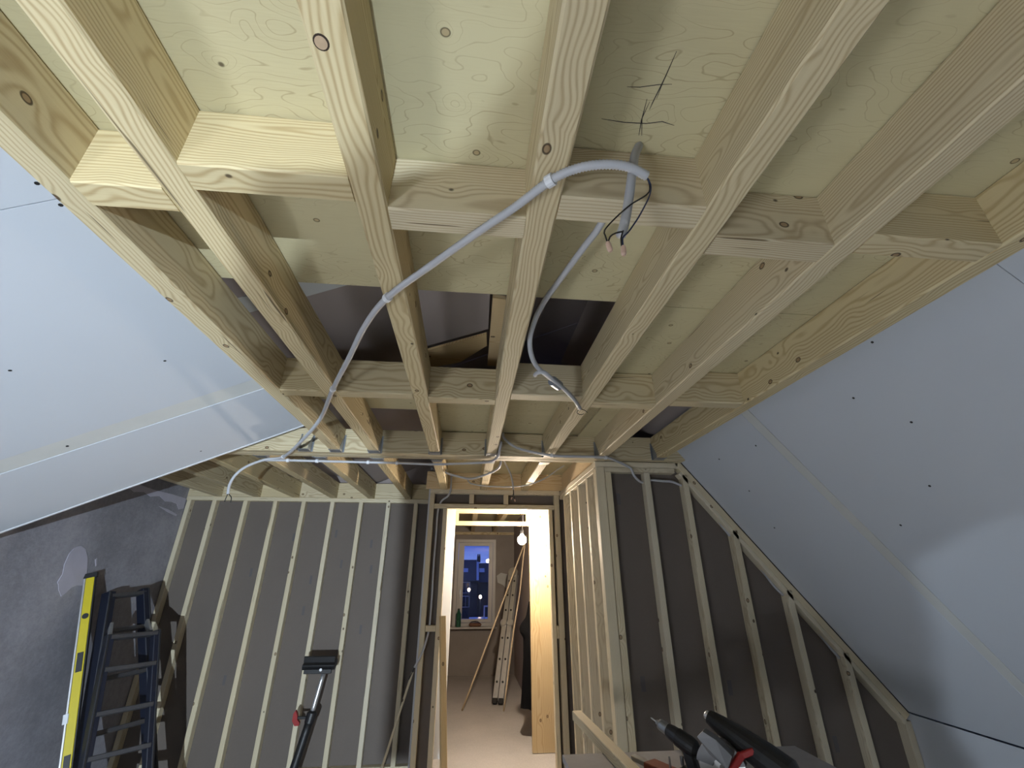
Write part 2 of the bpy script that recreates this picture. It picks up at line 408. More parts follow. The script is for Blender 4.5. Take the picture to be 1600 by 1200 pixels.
# plywood deck
def ply(x0, y0, x1, y1, z=ZT, th=.018):
    return box('plywood_sheet', (x0, y0, z), (x1, y1, z + th), M['ply'], ce)
ply(-1.0, YB, -.245, -.55); ply(-.243, YB, .545, -.55); ply(.547, YB, 1.42, -.55)
pA = ply(-1.0, -.548, -.246, 1.283); pB = ply(-.244, -.548, .141, 1.287); pC = ply(.143, -.548, .545, 1.29); pD = ply(.548, -.548, 1.42, 1.30)
ply(.549, 1.303, 1.42, 1.95)
ply(-.652, 1.938, -.245, 2.52); ply(-.34, 2.522, -.243, 3.09)
ply(-.243, 1.95, .545, 2.548); ply(-.240, 2.56, .547, 3.09, ZT + .006)
ply(.549, 1.955, .90, 2.55); ply(.55, 2.562, .93, 3.09, ZT + .006); ply(.77, 2.3, .895, 2.95, ZT - .012, .012)
ply(-.25, 3.092, .545, 4.35); ply(.547, 3.092, .96, 4.35)
ply(-.904, 1.942, -.66, 2.40)
def pencil(pts, wd, sheet):
    pts = [(a, b) for a, b in pts]; v, f = [], []
    for i, (a, b) in enumerate(pts):
        j, k = pts[min(i + 1, len(pts) - 1)], pts[max(i - 1, 0)]
        d = Vector((j[0] - k[0], j[1] - k[1])).normalized(); n = Vector((-d.y, d.x)) * wd / 2 * (.5 if i in (0, len(pts) - 1) else 1)
        v += [(a + n.x, b + n.y, 0), (a - n.x, b - n.y, 0)]
    for i in range(len(pts) - 1): f.append((2 * i, 2 * i + 1, 2 * i + 3, 2 * i + 2))
    mesh('pencil_mark', v, f, M['pencil'], sheet, V((0, 0, ZT - .0006)))
for p_, w_ in (([(.366, .464), (.364, .511), (.359, .564), (.358, .58)], .0022), ([(.366, .468), (.3635, .524), (.364, .556)], .0018),
               ([(.293, .538), (.32, .536), (.358, .527), (.384, .524)], .0018), ([(.344, .558), (.350, .607), (.357, .640)], .0022),
               ([(.352, .563), (.349, .600), (.364, .640)], .002), ([(.26, .610), (.312, .613), (.363, .611), (.397, .603), (.428, .609)], .0022)):
    pencil(p_, w_, pC)
# joist hangers of galvanised steel on both faces of the header
def hanger(x, y, side, name='joist_hanger'):
    g = M['zinc']; w2 = JW / 2 + .0015; y1 = y - .07 * side
    v, f = [], []
    def q(a, b, c, d):
        n = len(v); v.extend([a, b, c, d]); f.append((n, n + 1, n + 2, n + 3))
    zb = ZB - .0025; zt = ZB + .12; ye = y - .0015 * side
    q((x - w2, y, zb), (x + w2, y, zb), (x + w2, y1, zb), (x - w2, y1, zb))
    for s in (-1, 1):
        q((x + s * w2, y, zb), (x + s * w2, y1, zb), (x + s * w2, y1, zb + .03), (x + s * w2, y, zt))
        q((x + s * w2, ye, zb), (x + s * (w2 + .010), ye, zb), (x + s * (w2 + .010), ye, zt), (x + s * w2, ye, zt))
    ctr = Vector((x, y, ZB))
    o = mesh(name, [Vector(a) - ctr for a in v], f, g, ce, V(ctr))
    md = o.modifiers.new('sheet', 'SOLIDIFY'); md.thickness = .0018; md.offset = 0
for x in JX: hanger(x, 2.95, 1)
hanger(-1.11, 2.95, 1)
# joists of the far bay, between header and stud wall
FX = [-2.655, -2.262, -1.862, -1.466, -1.066, -.665]
for x in FX:
    bar('joist', (x, 3.093, (ZB + ZT) / 2), (x, 5.0, (ZB + ZT) / 2), JW, ZT - ZB, M['joist'], ce, c=.005); hanger(x, 3.093, -1)
for x in (-.245, .142, .547):
    bar('joist', (x, 3.093, (ZB + ZT) / 2), (x, 4.30, (ZB + ZT) / 2), JW, ZT - ZB, M['joist'], ce, c=.005); hanger(x, 3.093, -1)
ends = [-2.964] + FX + [-.30]
for a, b in zip(ends, ends[1:]):
    bar('blocking', (a + (JW / 2 if a > -2.9 else 0), 4.965, (ZB + ZT) / 2), (b - JW / 2, 4.965, (ZB + ZT) / 2), .05, ZT - ZB - .002, M['joist'], ce)
bar('rim_board', (-.42, 4.32, (ZB + ZT) / 2 + .01), (.96, 4.32, (ZB + ZT) / 2 + .01), .03, ZT - ZB, M['plank'], ce)
# roof boards of the loft seen through the gaps in the deck
at = empty('ceiling_loft', kind='structure', label='dark plasterboard roof lining seen through gaps in the deck')
def loft(name, pts, mat, off=(0, 0, .012)): return prism(name, pts, off, mat, at)
def AL(x): return .955 + .4506 * (x + 1.02)
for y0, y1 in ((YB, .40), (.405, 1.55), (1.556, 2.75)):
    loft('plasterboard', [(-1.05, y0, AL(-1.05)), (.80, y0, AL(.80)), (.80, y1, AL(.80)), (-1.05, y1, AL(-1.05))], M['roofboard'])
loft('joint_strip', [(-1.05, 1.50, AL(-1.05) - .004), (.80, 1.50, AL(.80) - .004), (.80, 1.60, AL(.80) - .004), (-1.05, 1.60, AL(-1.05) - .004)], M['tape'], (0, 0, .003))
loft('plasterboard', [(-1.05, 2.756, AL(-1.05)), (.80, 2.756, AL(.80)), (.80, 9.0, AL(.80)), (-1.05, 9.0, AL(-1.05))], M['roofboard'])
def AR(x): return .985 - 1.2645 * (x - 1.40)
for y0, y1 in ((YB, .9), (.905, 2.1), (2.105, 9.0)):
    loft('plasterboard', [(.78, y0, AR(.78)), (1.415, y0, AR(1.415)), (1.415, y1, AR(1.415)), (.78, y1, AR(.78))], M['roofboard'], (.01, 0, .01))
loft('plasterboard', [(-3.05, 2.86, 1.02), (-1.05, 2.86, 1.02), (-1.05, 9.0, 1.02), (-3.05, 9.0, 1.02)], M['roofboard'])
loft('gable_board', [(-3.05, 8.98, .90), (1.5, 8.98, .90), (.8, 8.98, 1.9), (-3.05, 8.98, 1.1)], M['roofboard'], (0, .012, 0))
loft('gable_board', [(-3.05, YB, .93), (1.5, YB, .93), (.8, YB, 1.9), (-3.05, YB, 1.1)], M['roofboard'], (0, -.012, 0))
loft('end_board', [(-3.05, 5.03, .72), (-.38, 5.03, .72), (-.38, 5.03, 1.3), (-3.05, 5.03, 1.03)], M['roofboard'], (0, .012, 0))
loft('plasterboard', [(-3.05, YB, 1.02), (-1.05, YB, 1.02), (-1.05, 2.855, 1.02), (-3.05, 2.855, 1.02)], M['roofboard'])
prism('loft_board', [(.068, 1.54, 1.09), (.125, 1.548, 1.09), (.165, 2.20, 1.09), (.075, 2.20, 1.09)], (0, 0, .02), M['plank'], at)
prism('offcut_board', [(-.29, 2.09, 1.10), (.055, 1.865, 1.10), (.062, 1.985, 1.10), (-.08, 2.19, 1.10), (-.29, 2.30, 1.10)], (0, 0, .012), M['plank'], at)
prism('offcut_board', [(-.30, 2.078, 1.118), (.062, 1.845, 1.118), (.055, 1.50, 1.118), (-.34, 1.50, 1.118)], (0, 0, .012), M['roofboard'], at)

# ------------------------------------------------------------------ far stud wall on the left
YF = 4.94; SD = .07
wf = empty('wall_far', kind='structure', label='stud wall of thin pine uprights over grey brown board')
bar('top_plate', (-2.964, YF + SD / 2, .74), (-.25, YF + SD / 2, .74), SD, .04, M['stud'], wf)
bar('sole_plate', (-2.964, YF + SD / 2, -1.58), (-.25, YF + SD / 2, -1.58), SD, .04, M['stud'], wf)
for x in (-2.936, -2.683, -2.370, -2.066, -1.772, -1.472, -1.170, -.877, -.580, -.30):
    bar('stud', (x, YF + SD / 2, -1.56), (x, YF + SD / 2, .72), .042, SD, M['stud'], wf, up=(0, 1, 0))
for x0, x1 in ((-2.964, -2.372), (-2.368, -1.172), (-1.168, -.25)):
    box('plasterboard', (x0, YF + SD, -1.6), (x1, YF + SD + .0125, .76), M['kraft'], wf)
for x, z in ((-1.83, .36), (-1.40, .40), (-1.02, .30), (-2.18, .02), (-1.60, -.33), (-1.02, -.50), (-1.30, .1), (-.99, .05), (-1.58, -.05), (-2.2, -.9), (-1.35, -1.0)):
    box('printed_mark', (x - .012, YF + SD - .0008, z - .04), (x + .012, YF + SD, z + .04), M['stamp'], wf)
# studs of the masonry-side end of that wall
# ------------------------------------------------------------------ door partition
YD = 4.33
wd = empty('wall_door', kind='structure', label='timber door partition with open stud frame')
S2 = .065
def dpost(name, x0, x1, z0, z1, y=YD, d=S2): return bar(name, ((x0 + x1) / 2, y + d / 2, z0), ((x0 + x1) / 2, y + d / 2, z1), x1 - x0, d, M['stud'], wd, up=(0, 1, 0))
def drail(name, x0, x1, z0, z1, y=YD, d=S2): return bar(name, (x0, y + d / 2, (z0 + z1) / 2), (x1, y + d / 2, (z0 + z1) / 2), d, z1 - z0, M['stud'], wd)
drail('top_plate', -.378, .905, .728, .772)
dpost('stud', -.378, -.335, -1.6, .726); dpost('stud', .848, .90, -1.6, .726)
drail('rail', -.333, .846, .587, .630)
for x in (.003, .342): dpost('stud', x, x + .046, .632, .726)
dpost('stud', -.245, -.203, -1.6, .585); dpost('stud', .788, .826, -1.6, .585)
drail('blocking', -.333, -.247, -.455, -.408); drail('blocking', .828, .846, -.52, -.42)
box('plasterboard', (-.38, YD + S2, .60), (.964, YD + S2 + .0125, .94), M['kraft'], wd)
box('plasterboard', (-.38, YD + S2, -1.6), (-.207, YD + S2 + .0125, .60), M['kraft'], wd)
box('plasterboard', (.792, YD + S2, -1.6), (.964, YD + S2 + .0125, .60), M['kraft'], wd)
# hall behind the partition
wh = empty('wall_hall_left', kind='structure', label='plasterboard left wall of the short hall behind the partition')
box('plasterboard', (-.40, YD + .09, -1.6), (-.385, 5.24, 1.0), M['board'], wh)
wh = empty('wall_hall_right', kind='structure', label='plasterboard right wall of the short hall behind the partition')
box('plasterboard', (.965, YD + .09, -1.6), (.98, 5.24, 1.0), M['board'], wh)
wh = empty('ceiling_hall', kind='structure', label='boarded ceiling of the short hall')
box('plasterboard', (-.40, YD + .03, .945), (.98, 5.30, .957), M['kraft'], wh)
# ------------------------------------------------------------------ inner doorway
YI = 5.24
dr = empty('door_1', kind='structure', label='bright timber doorway with open transom lit by the bulb')
def bp(name, x0, x1, z0, z1, mat, y=YI, d=.05):
    up = x1 - x0 < z1 - z0
    if up: return bar(name, ((x0 + x1) / 2, y + d / 2, z0), ((x0 + x1) / 2, y + d / 2, z1), x1 - x0, d, mat, dr, up=(0, 1, 0))
    return bar(name, (x0, y + d / 2, (z0 + z1) / 2), (x1, y + d / 2, (z0 + z1) / 2), d, z1 - z0, mat, dr)
bp('jamb_board', -.384, -.147, -1.6, 1.0, M['board_edge'], 5.20)
bp('jamb_panel', .718, .964, -1.595, 1.0, M['panel'])
bp('head_beam', -.146, .717, .660, .76, M['plank']); bp('transom_rail', -.146, .717, .523, .570, M['plank'])
bp('stud', -.146, -.110, .571, .659, M['plank']); bp('stud', .682, .717, .571, .659, M['plank'])
box('plasterboard', (-.146, YI + .01, .76), (.717, YI + .03, 1.0), M['kraft'], dr)
# ------------------------------------------------------------------ far room
fr = empty('wall_end', kind='structure', label='brown rendered end wall of the far room around the window')
YE = 8.865; WX0, WX1, WZ0, WZ1 = -.212, .556, -.851, .619
box('masonry', (-1.2, YE, -1.6), (WX0, YE + .12, 1.2), M['farwall'], fr); box('masonry', (WX1, YE, -1.6), (1.0, YE + .12, 1.2), M['farwall'], fr)
box('masonry', (WX0, YE, -1.6), (WX1, YE + .12, WZ0), M['farwall'], fr); box('masonry', (WX0, YE, WZ1), (WX1, YE + .12, 1.2), M['farwall'], fr)
prism('filler_patch', [(.58, YE - .003, -.02), (.66, YE - .003, .03), (.80, YE - .003, 0), (.84, YE - .003, -.10), (.76, YE - .003, -.24), (.70, YE - .003, -.18), (.60, YE - .003, -.14)], (0, .003, 0), M['tape'], fr)
f2 = empty('wall_side_right', kind='structure', label='plasterboard right side wall of the far room')
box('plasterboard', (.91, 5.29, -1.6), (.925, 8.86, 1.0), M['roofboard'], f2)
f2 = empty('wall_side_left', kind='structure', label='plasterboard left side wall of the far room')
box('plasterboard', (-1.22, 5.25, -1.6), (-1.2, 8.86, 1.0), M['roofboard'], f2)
fc = empty('ceiling_far', kind='structure', label='joisted ceiling of the far room beyond the doorway')
for x in (-.75, -.32, .10, .52):
    bar('joist', (x, 5.30, .84), (x, 8.86, .84), .07, .16, M['joist'], fc)
box('plywood_sheet', (-1.2, 5.30, .925), (.91, 8.86, .943), M['ply'], fc)
bar('wall_plate', (-1.2, 8.83, .73), (.905, 8.83, .73), .05, .05, M['joist'], fc)
# window
wn = empty('window_1', kind='structure', label='narrow white tilting window with a dusk view over houses')
def wr(name, x0, x1, z0, z1, y0, y1, mat=M['pvc'], parent=wn): return box(name, (x0, y0, z0), (x1, y1, z1), mat, parent)
t_ = .055
for nm, a in (('frame_left', (WX0, WX0 + t_, WZ0, WZ1)), ('frame_right', (WX1 - t_, WX1, WZ0, WZ1)), ('frame_top', (WX0 + t_, WX1 - t_, WZ1 - t_, WZ1)), ('frame_bottom', (WX0 + t_, WX1 - t_, WZ0, WZ0 + t_))):
    wr('window_frame', *a, YE - .02, YE + .07)
SX0, SX1, SZ0, SZ1 = WX0 + t_ + .006, WX1 - t_ - .006, WZ0 + t_ + .006, WZ1 - t_ - .006; PX0, PX1, PZ0, PZ1 = -.047, .426, -.737, .504
sash = wr('sash', SX0, PX0, SZ0, SZ1, YE - .035, YE + .05)
wr('sash', PX1, SX1, SZ0, SZ1, YE - .035, YE + .05); wr('sash', PX0, PX1, PZ1, SZ1, YE - .035, YE + .05); wr('sash', PX0, PX1, SZ0, PZ0, YE - .035, YE + .05)
pane = wr('pane', PX0, PX1, PZ0, PZ1, YE + .005, YE + .009, M['glass'])
hd = box('window_handle', (-.105, YE - .06, -.40), (-.085, YE - .045, -.26), M['zinc'], wn); box('handle_rose', (-.11, YE - .046, -.30), (-.08, YE - .034, -.25), M['zinc'], hd)
wr('window_sill', WX0 - .03, WX1 + .03, WZ0 - .03, WZ0 - .002, YE - .14, YE)

# ------------------------------------------------------------------ right stud wall: box room front and side
YX = 3.02
wr_ = empty('wall_right', kind='structure', label='front stud wall of the box room under the steep slope')
D2 = .07
def xp(name, x0, x1, z0, z1): return bar(name, ((x0 + x1) / 2, YX + D2 / 2, z0), ((x0 + x1) / 2, YX + D2 / 2, z1), x1 - x0, D2, M['stud'], wr_, up=(0, 1, 0))
bar('top_plate', (.905, YX + D2 / 2, .738), (1.53, YX + D2 / 2, .738), D2, .040, M['stud'], wr_)
bar('top_plate', (.973, YX + D2 / 2, .699), (1.50, YX + D2 / 2, .699), D2, .034, M['stud'], wr_)
xp('corner_post', .905, .970, -1.6, .716); xp('stud', .974, 1.018, -1.6, .680)
for xr in (1.308, 1.595, 1.900, 2.201, 2.491, 2.782):
    top = min(.680, RZ(xr - .042) - .105); xp('stud', xr - .042, xr, -1.6, top)
bar('raking_plate', (1.50, YX + D2 / 2, RZ(1.50) - .045), (2.77, YX + D2 / 2, RZ(2.77) - .045), D2, .045, M['stud'], wr_, up=(.62, 0, .78))
bar('raking_plate', (1.54, YX + D2 / 2, RZ(1.54) - .105), (2.745, YX + D2 / 2, RZ(2.745) - .105), D2, .028, M['stud'], wr_, up=(.62, 0, .78))
prism('plasterboard', [(.97, YX + D2, -1.6), (2.79, YX + D2, -1.6), (2.79, YX + D2, RZ(2.79)), (1.53, YX + D2, RZ(1.53)), (.97, YX + D2, .76)], (0, .0125, 0), M['kraft'], wr_)
for x, z in ((1.08, .50), (1.68, -.65), (2.3, -.95), (1.12, -.62)):
    box('printed_mark', (x - .014, YX + D2 - .0008, z - .04), (x + .014, YX + D2, z + .04), M['stamp'], wr_)
ws = empty('wall_passage', kind='structure', label='side stud wall of the box room along the passage')
for y in (3.30, 3.58, 3.86, 4.14):
    bar('stud', (.905 + .035, y, -1.6), (.905 + .035, y, .695), .045, .07, M['stud'], ws, up=(1, 0, 0))
bar('top_plate', (.94, 3.09, .738), (.94, 4.33, .738), .07, .042, M['stud'], ws)
bar('top_plate', (.94, 3.09, .700), (.94, 4.33, .700), .07, .030, M['stud'], ws)
box('plasterboard', (.975, 3.09, -1.6), (.9875, 4.42, .76), M['kraft'], ws)
box('rim_panel', (.93, 3.093, .762), (.96, 4.33, .93), M['plank'], ws)

# ------------------------------------------------------------------ conduits
def clip(p, d, parent, r=.0105):
    d = Vector(d).normalized(); a = Vector(p)
    return lathe('clip', a - d * .008, d, [(0, r + .003), (.016, r + .003)], M['clip'], parent, sides=12)
def wire(name, pts, parent, mat='blackwire', r=.0016, conn=False):
    o = tube(name, pts, r, M[mat], parent, step=.008, sides=6)
    if conn:
        d = Vector(pts[-1]) - Vector(pts[-2]); lathe('connector', pts[-1], d, [(0, .004), (.004, .005), (.018, .005), (.022, .003)], M['connector'], o, sides=10)
    return o
def conduit(label, pts, r=.009, ridge=0.0, step=.02, sides=10):
    c = empty('flexible_conduit', pts[0], label=label, cat='conduit', group='grey electrical conduits')
    tube('pipe', pts, r, M['conduit'], c, step=step, sides=sides, ridge=ridge)
    return c
zc = .742
A = [(-1.600, 3.08, .490), (-1.604, 3.08, .553), (-1.583, 3.08, .618), (-1.527, 3.08, .676), (-1.430, 3.10, zc - .012), (-1.285, 3.045, zc), (-1.026, 2.626, zc - .008), (-.784, 2.191, zc - .006),
     (-.611, 1.792, zc), (-.466, 1.473, zc - .008), (-.358, 1.236, zc - .006), (-.261, 1.077, zc), (-.111, .898, zc - .007), (.001, .774, zc - .008), (.075, .700, zc - .004),
     (.140, .624, zc - .004), (.186, .593, zc - .002), (.234, .578, zc - .002), (.285, .576, zc - .004), (.330, .590, zc - .008)]
cA = conduit('long ribbed conduit swooping across the joists from black drooping wires', A, .0100, .0020, .0032, 10)
for i in (5, 8, 11, 15): clip(A[i], Vector(A[i + 1]) - Vector(A[i - 1]), cA)
wire('wire', [(.328, .590, .734), (.337, .598, .729), (.338, .6, .710), (.328, .6, .692), (.292, .6, .662), (.256, .6, .622), (.234, .6, .592), (.234, .6, .579), (.237, .6, .563)], cA, conn=True)
wire('wire', [(.329, .590, .734), (.340, .598, .720), (.335, .6, .692), (.309, .6, .639), (.285, .6, .599), (.275, .6, .586), (.267, .6, .576), (.266, .6, .556)], cA, 'bluewire', conn=True)
wire('wire', [(-1.600, 3.08, .492), (-1.605, 3.08, .465), (-1.608, 3.08, .440)], cA, r=.003); wire('wire', [(-1.596, 3.08, .492), (-1.573, 3.08, .469), (-1.568, 3.08, .436)], cA, r=.003)
cS = conduit('short conduit stub hanging from the deck above the wires', [(.366, .664, .924), (.340, .640, .86), (.318, .615, .79), (.295, .612, .685), (.279, .61, .622), (.269, .61, .592)], .0100, .0018, .0032)
wire('wire', [(.270, .6, .592), (.255, .6, .587), (.243, .6, .577), (.238, .6, .561)], cS, conn=False); wire('wire', [(.270, .6, .594), (.264, .6, .575), (.263, .6, .556)], cS)
cB = conduit('conduit running along the middle bay to a joist underside', [(.345, .76, .90), (.319, .845, .85), (.299, .923, .85), (.264, 1.06, .85), (.227, 1.201, .845), (.205, 1.30, .82), (.200, 1.37, .775), (.234, 1.47, .745),
     (.305, 1.575, .742), (.387, 1.68, .742), (.462, 1.80, .742), (.522, 1.925, .742)], .0095)
wire('wire', [(.522, 1.925, .742), (.512, 1.90, .73), (.508, 1.93, .722), (.53, 1.95, .72), (.55, 1.96, .728)], cB); wire('wire', [(.524, 1.925, .742), (.548, 1.93, .735), (.566, 1.95, .732)], cB)
cB2 = conduit('short second conduit strapped with silver tape', [(.244, 1.543, .730), (.250, 1.519, .731), (.275, 1.510, .730), (.318, 1.560, .724), (.390, 1.662, .724), (.462, 1.780, .724), (.512, 1.885, .726)], .0085)
d_ = (Vector((.387, 1.68, .733)) - Vector((.305, 1.575, .733))).normalized(); lathe('tape_wrap', Vector((.325, 1.595, .733)) - d_ * .0, d_, [(0, .021), (.058, .021)], M['greytape'], cB2, sides=14)
C3 = [(.219, 2.87, .905), (.221, 2.87, .878), (.259, 2.87, .834), (.348, 2.87, .790), (.55, 2.84, .745), (.731, 2.84, .742), (.935, 2.86, .745), (1.048, 2.93, .735), (1.112, 2.99, .730), (1.165, 3.005, .706), (1.175, 3.005, .670), (1.200, 3.02, .640), (1.25, 3.06, .620), (1.29, 3.06, .618)]
cC = conduit('conduit crossing the header to the box room studs', C3, .0088)
clip(C3[4], (1, 0, 0), cC); clip(C3[6], (1, .2, 0), cC)
conduit('conduit threaded through the studs under the rake, topmost length', [(1.31, 3.055, .625), (1.33, 3.05, .634), (1.411, 3.045, .627), (1.484, 3.045, .623), (1.552, 3.05, .597)], .0085)
conduit('conduit behind the raking plate, second length from the top', [(1.60, 3.065, .600), (1.644, 3.065, .575), (1.72, 3.07, .484), (1.786, 3.07, .372), (1.857, 3.06, .25)], .0085)
conduit('conduit behind the raking plate, third length from the top', [(1.905, 3.06, .21), (1.937, 3.065, .177), (2.036, 3.07, .052), (2.103, 3.07, -.058), (2.158, 3.06, -.13)], .0085)
conduit('conduit behind the raking plate, fourth length from the top', [(2.205, 3.06, -.16), (2.242, 3.065, -.2), (2.317, 3.07, -.293), (2.393, 3.07, -.416), (2.448, 3.06, -.50)], .0085)
conduit('conduit behind the raking plate, lowest length', [(2.495, 3.06, -.54), (2.559, 3.065, -.598), (2.629, 3.07, -.651), (2.705, 3.07, -.748), (2.738, 3.06, -.79)], .0085)
Dp = [(-1.447, 3.125, zc - .008), (-1.281, 3.123, zc - .006), (-1.087, 3.133, zc - .004), (-.733, 3.136, zc - .004), (-.53, 3.136, zc - .004), (-.257, 3.15, zc - .004), (-.116, 3.135, zc), (.0, 3.106, zc), (.137, 3.054, zc), (.188, 2.90, zc), (.192, 2.80, .76), (.195, 2.72, .80)]
cD = conduit('straight conduit clipped along the underside of the header', Dp, .0088)
for i in (1, 2, 3, 4): clip(Dp[i], (1, 0, 0), cD)
conduit('looping conduit sagging under the header before the doorway', [(.232, 3.20, .80), (.228, 3.30, .770), (.196, 3.45, .765), (.108, 3.5, .737), (.005, 3.5, .709), (-.099, 3.5, .727), (-.187, 3.52, .755), (-.20, 3.6, .80)], .0088)
cF = conduit('conduit dropping in front of the door head with loose wires', [(.26, 3.55, .915), (.305, 3.75, .905), (.345, 3.86, .875), (.371, 3.9, .835), (.389, 3.9, .757), (.394, 3.9, .70)], .0085)
wire('wire', [(.394, 3.9, .70), (.394, 3.9, .66), (.383, 3.9, .632)], cF, r=.003, conn=True); wire('wire', [(.396, 3.9, .70), (.40, 3.9, .643), (.406, 3.9, .615)], cF, r=.003, conn=True)
conduit('thin brown conduit hanging in a long curve above the door head', [(-.02, 3.95, .80), (.007, 3.93, .755), (.152, 3.9, .726), (.383, 3.92, .728), (.529, 3.9, .745), (.678, 3.88, .80), (.80, 3.86, .88), (.86, 3.84, .915)], .006)
cH = conduit('conduit dropping through the left door studs to a cut end', [(-.183, 4.24, .90), (-.18, 4.26, .834), (-.181, 4.28, .753), (-.203, 4.29, .698), (-.261, 4.33, .66), (-.288, 4.355, .60), (-.297, 4.36, .50), (-.296, 4.36, .378), (-.3, 4.36, .096), (-.297, 4.36, -.17),
     (-.299, 4.36, -.373), (-.308, 4.355, -.472), (-.342, 4.315, -.605), (-.398, 4.30, -.712)], .009)
wire('wire', [(-.398, 4.30, -.712), (-.42, 4.31, -.76), (-.44, 4.33, -.80)], cH, r=.004)

# ------------------------------------------------------------------ bulb
pb = empty('pendant_bulb', BULB, label='bare glowing light bulb hanging on a wire in the doorway', cat='light bulb')
lathe('bulb_glass', BULB + Vector((0, 0, .05)), (0, 0, -1), [(0, .014), (.012, .022), (.03, .040), (.055, .048), (.080, .040), (.098, .022), (.104, .004)], M['bulb'], pb, sides=24)
lathe('lamp_holder', BULB + Vector((0, 0, .105)), (0, 0, -1), [(0, .010), (.01, .018), (.05, .019), (.055, .014)], M['black'], pb, sides=16)
tube('flex', [BULB + Vector((0, 0, .10)), BULB + Vector((.004, 0, .2)), BULB + Vector((-.01, .03, .30)), BULB + Vector((.0, .06, .56))], .003, M['blackwire'], pb, sides=6)
tube('flex', [BULB + Vector((.003, .0, .10)), BULB + Vector((.012, 0, .2)), BULB + Vector((.018, .03, .30)), BULB + Vector((.02, .06, .56))], .003, M['clip'], pb, sides=6)

# ------------------------------------------------------------------ things in the far room
tag(tube('wooden_rod', [(.02, 6.76, -1.595), (.898, 7.063, .464)], .011, M['rod'], None, step=.3, sides=8), 'thin wooden rod leaning left of the aluminium ladder', 'rod')
tag(tube('wooden_rod', [(.549, 6.68, -1.595), (.690, 6.78, -.70), (.785, 6.86, -.25), (.85, 6.90, .25), (.899, 6.93, .55)], .010, M['rod'], None, step=.2, sides=8), 'bent thin wooden rod leaning right of the aluminium ladder', 'rod')
al = empty('folding_ladder', (.56, 7.1, -1.6), label='folded aluminium multi hinge ladder leaning against the far room wall', cat='ladder')
b0, t0 = Vector((.50, 7.0, -1.53)), Vector((.79, 7.85, .03)); md_ = b0.lerp(t0, .545); ld = (t0 - b0).normalized(); lx = Vector((.93, -.36, 0)).normalized()
lx = (lx - ld * lx.dot(ld)).normalized(); ln = ld.cross(lx)
for s in (-1, 1):
    for a, b in ((b0, md_ - ld * .03), (md_ + ld * .03, t0)):
        rail = bar('stile', a + lx * s * .042, b + lx * s * .042, .072, .028, M['alu'], al, up=ln)
        for k in range(3):
            pt = a.lerp(b, (.2, .5, .8)[k]) + lx * s * .042
            lathe('rung_end', pt - ln * .004, ln * (1 if ln.y < 0 else -1), [(0, .014), (.020, .014)], M['black'], rail, sides=10)
    lathe('hinge', md_ + lx * s * .055 - ln * .03, ln, [(0, .046), (.012, .056), (.07, .056), (.08, .042)], M['alu'], al, sides=18)
    bar('foot', b0 + lx * s * .042 - ld * .06, b0 + lx * s * .042, .06, .04, M['black'], al, up=ln)
lathe('top_hinge', t0 - ln * .02, ln, [(0, .082), (.045, .082)], M['alu'], al, sides=20)
for s in (-1, 1):
    bar('rear_stile', b0 + lx * s * .042 + ln * (.10 if ln.y > 0 else -.10), t0 + lx * s * .042 + ln * (.10 if ln.y > 0 else -.10), .06, .028, M['alu'], al, up=ln)
# black jacket hung on the back of the jamb panel
def jacket():
    v, f = [], []; rows, cols = 26, 18
    for i in range(rows):
        t = i / (rows - 1); z = -.30 - 1.05 * t
        half = .05 + .12 * min(1, t * 3.2) + .04 * t; yc = 5.75; xc = .80 - .02 * t
        for k in range(cols):
            a = 2 * math.pi * k / cols
            fold = 1 + .13 * math.sin(3 * a + 4 * t) + .08 * math.sin(7 * a - 6 * t)
            bx = half * fold * math.cos(a) * .55; by = .17 * fold * math.sin(a) * (.5 + .5 * min(1, t * 3))
            if k in (7, 8, 9, 10) and .17 < t < .36: bx -= .06 * math.sin((t - .17) / .19 * math.pi)
            v.append((xc + bx, yc + by, z + .02 * math.sin(2 * a) * (1 if i == rows - 1 else 0) + H))
    for i in range(rows - 1):
        for k in range(cols):
            k2 = (k + 1) % cols; f.append((i * cols + k, i * cols + k2, (i + 1) * cols + k2, (i + 1) * cols + k))
    f.append(tuple(range(cols))); f.append(tuple(range((rows - 1) * cols, rows * cols))[::-1])
    c = Vector((.80, 5.75, H - .8)); o = mesh('jacket', [Vector(p) - c for p in v], f, M['cloth'], None, c, smooth=True)
    md = o.modifiers.new('s', 'SUBSURF'); md.levels = 1; md.render_levels = 2
    tag(o, 'black work jacket hanging behind the bright door panel', 'jacket')
jacket()
# items on the window sill
bt = empty('plastic_bottle', (-.10, YE - .09, WZ0), label='green plastic bottle standing on the window sill', cat='bottle')
lathe('bottle_body', (-.10, YE - .09, WZ0), (0, 0, 1), [(0, .035), (.004, .045), (.10, .045), (.11, .040), (.12, .045), (.20, .045), (.24, .025), (.27, .016)], M['green'], bt)
lathe('cap', (-.10, YE - .09, WZ0 + .27), (0, 0, 1), [(0, .018), (.02, .018)], M['black'], bt)
gl = empty('tool_pouch', (.20, YE - .09, WZ0), label='low brown leather pouch lying on the window sill', cat='pouch')
lathe('pouch_body', (.09, YE - .09, WZ0 + .03), (1, 0, 0), [(0, .012), (.02, .028), (.12, .032), (.20, .028), (.22, .012)], M['brownitem'], gl, sides=14)
tube('strap', [(.10, YE - .09, WZ0 + .055), (.16, YE - .09, WZ0 + .085), (.24, YE - .09, WZ0 + .08), (.29, YE - .09, WZ0 + .05)], .006, M['black'], gl, sides=6)

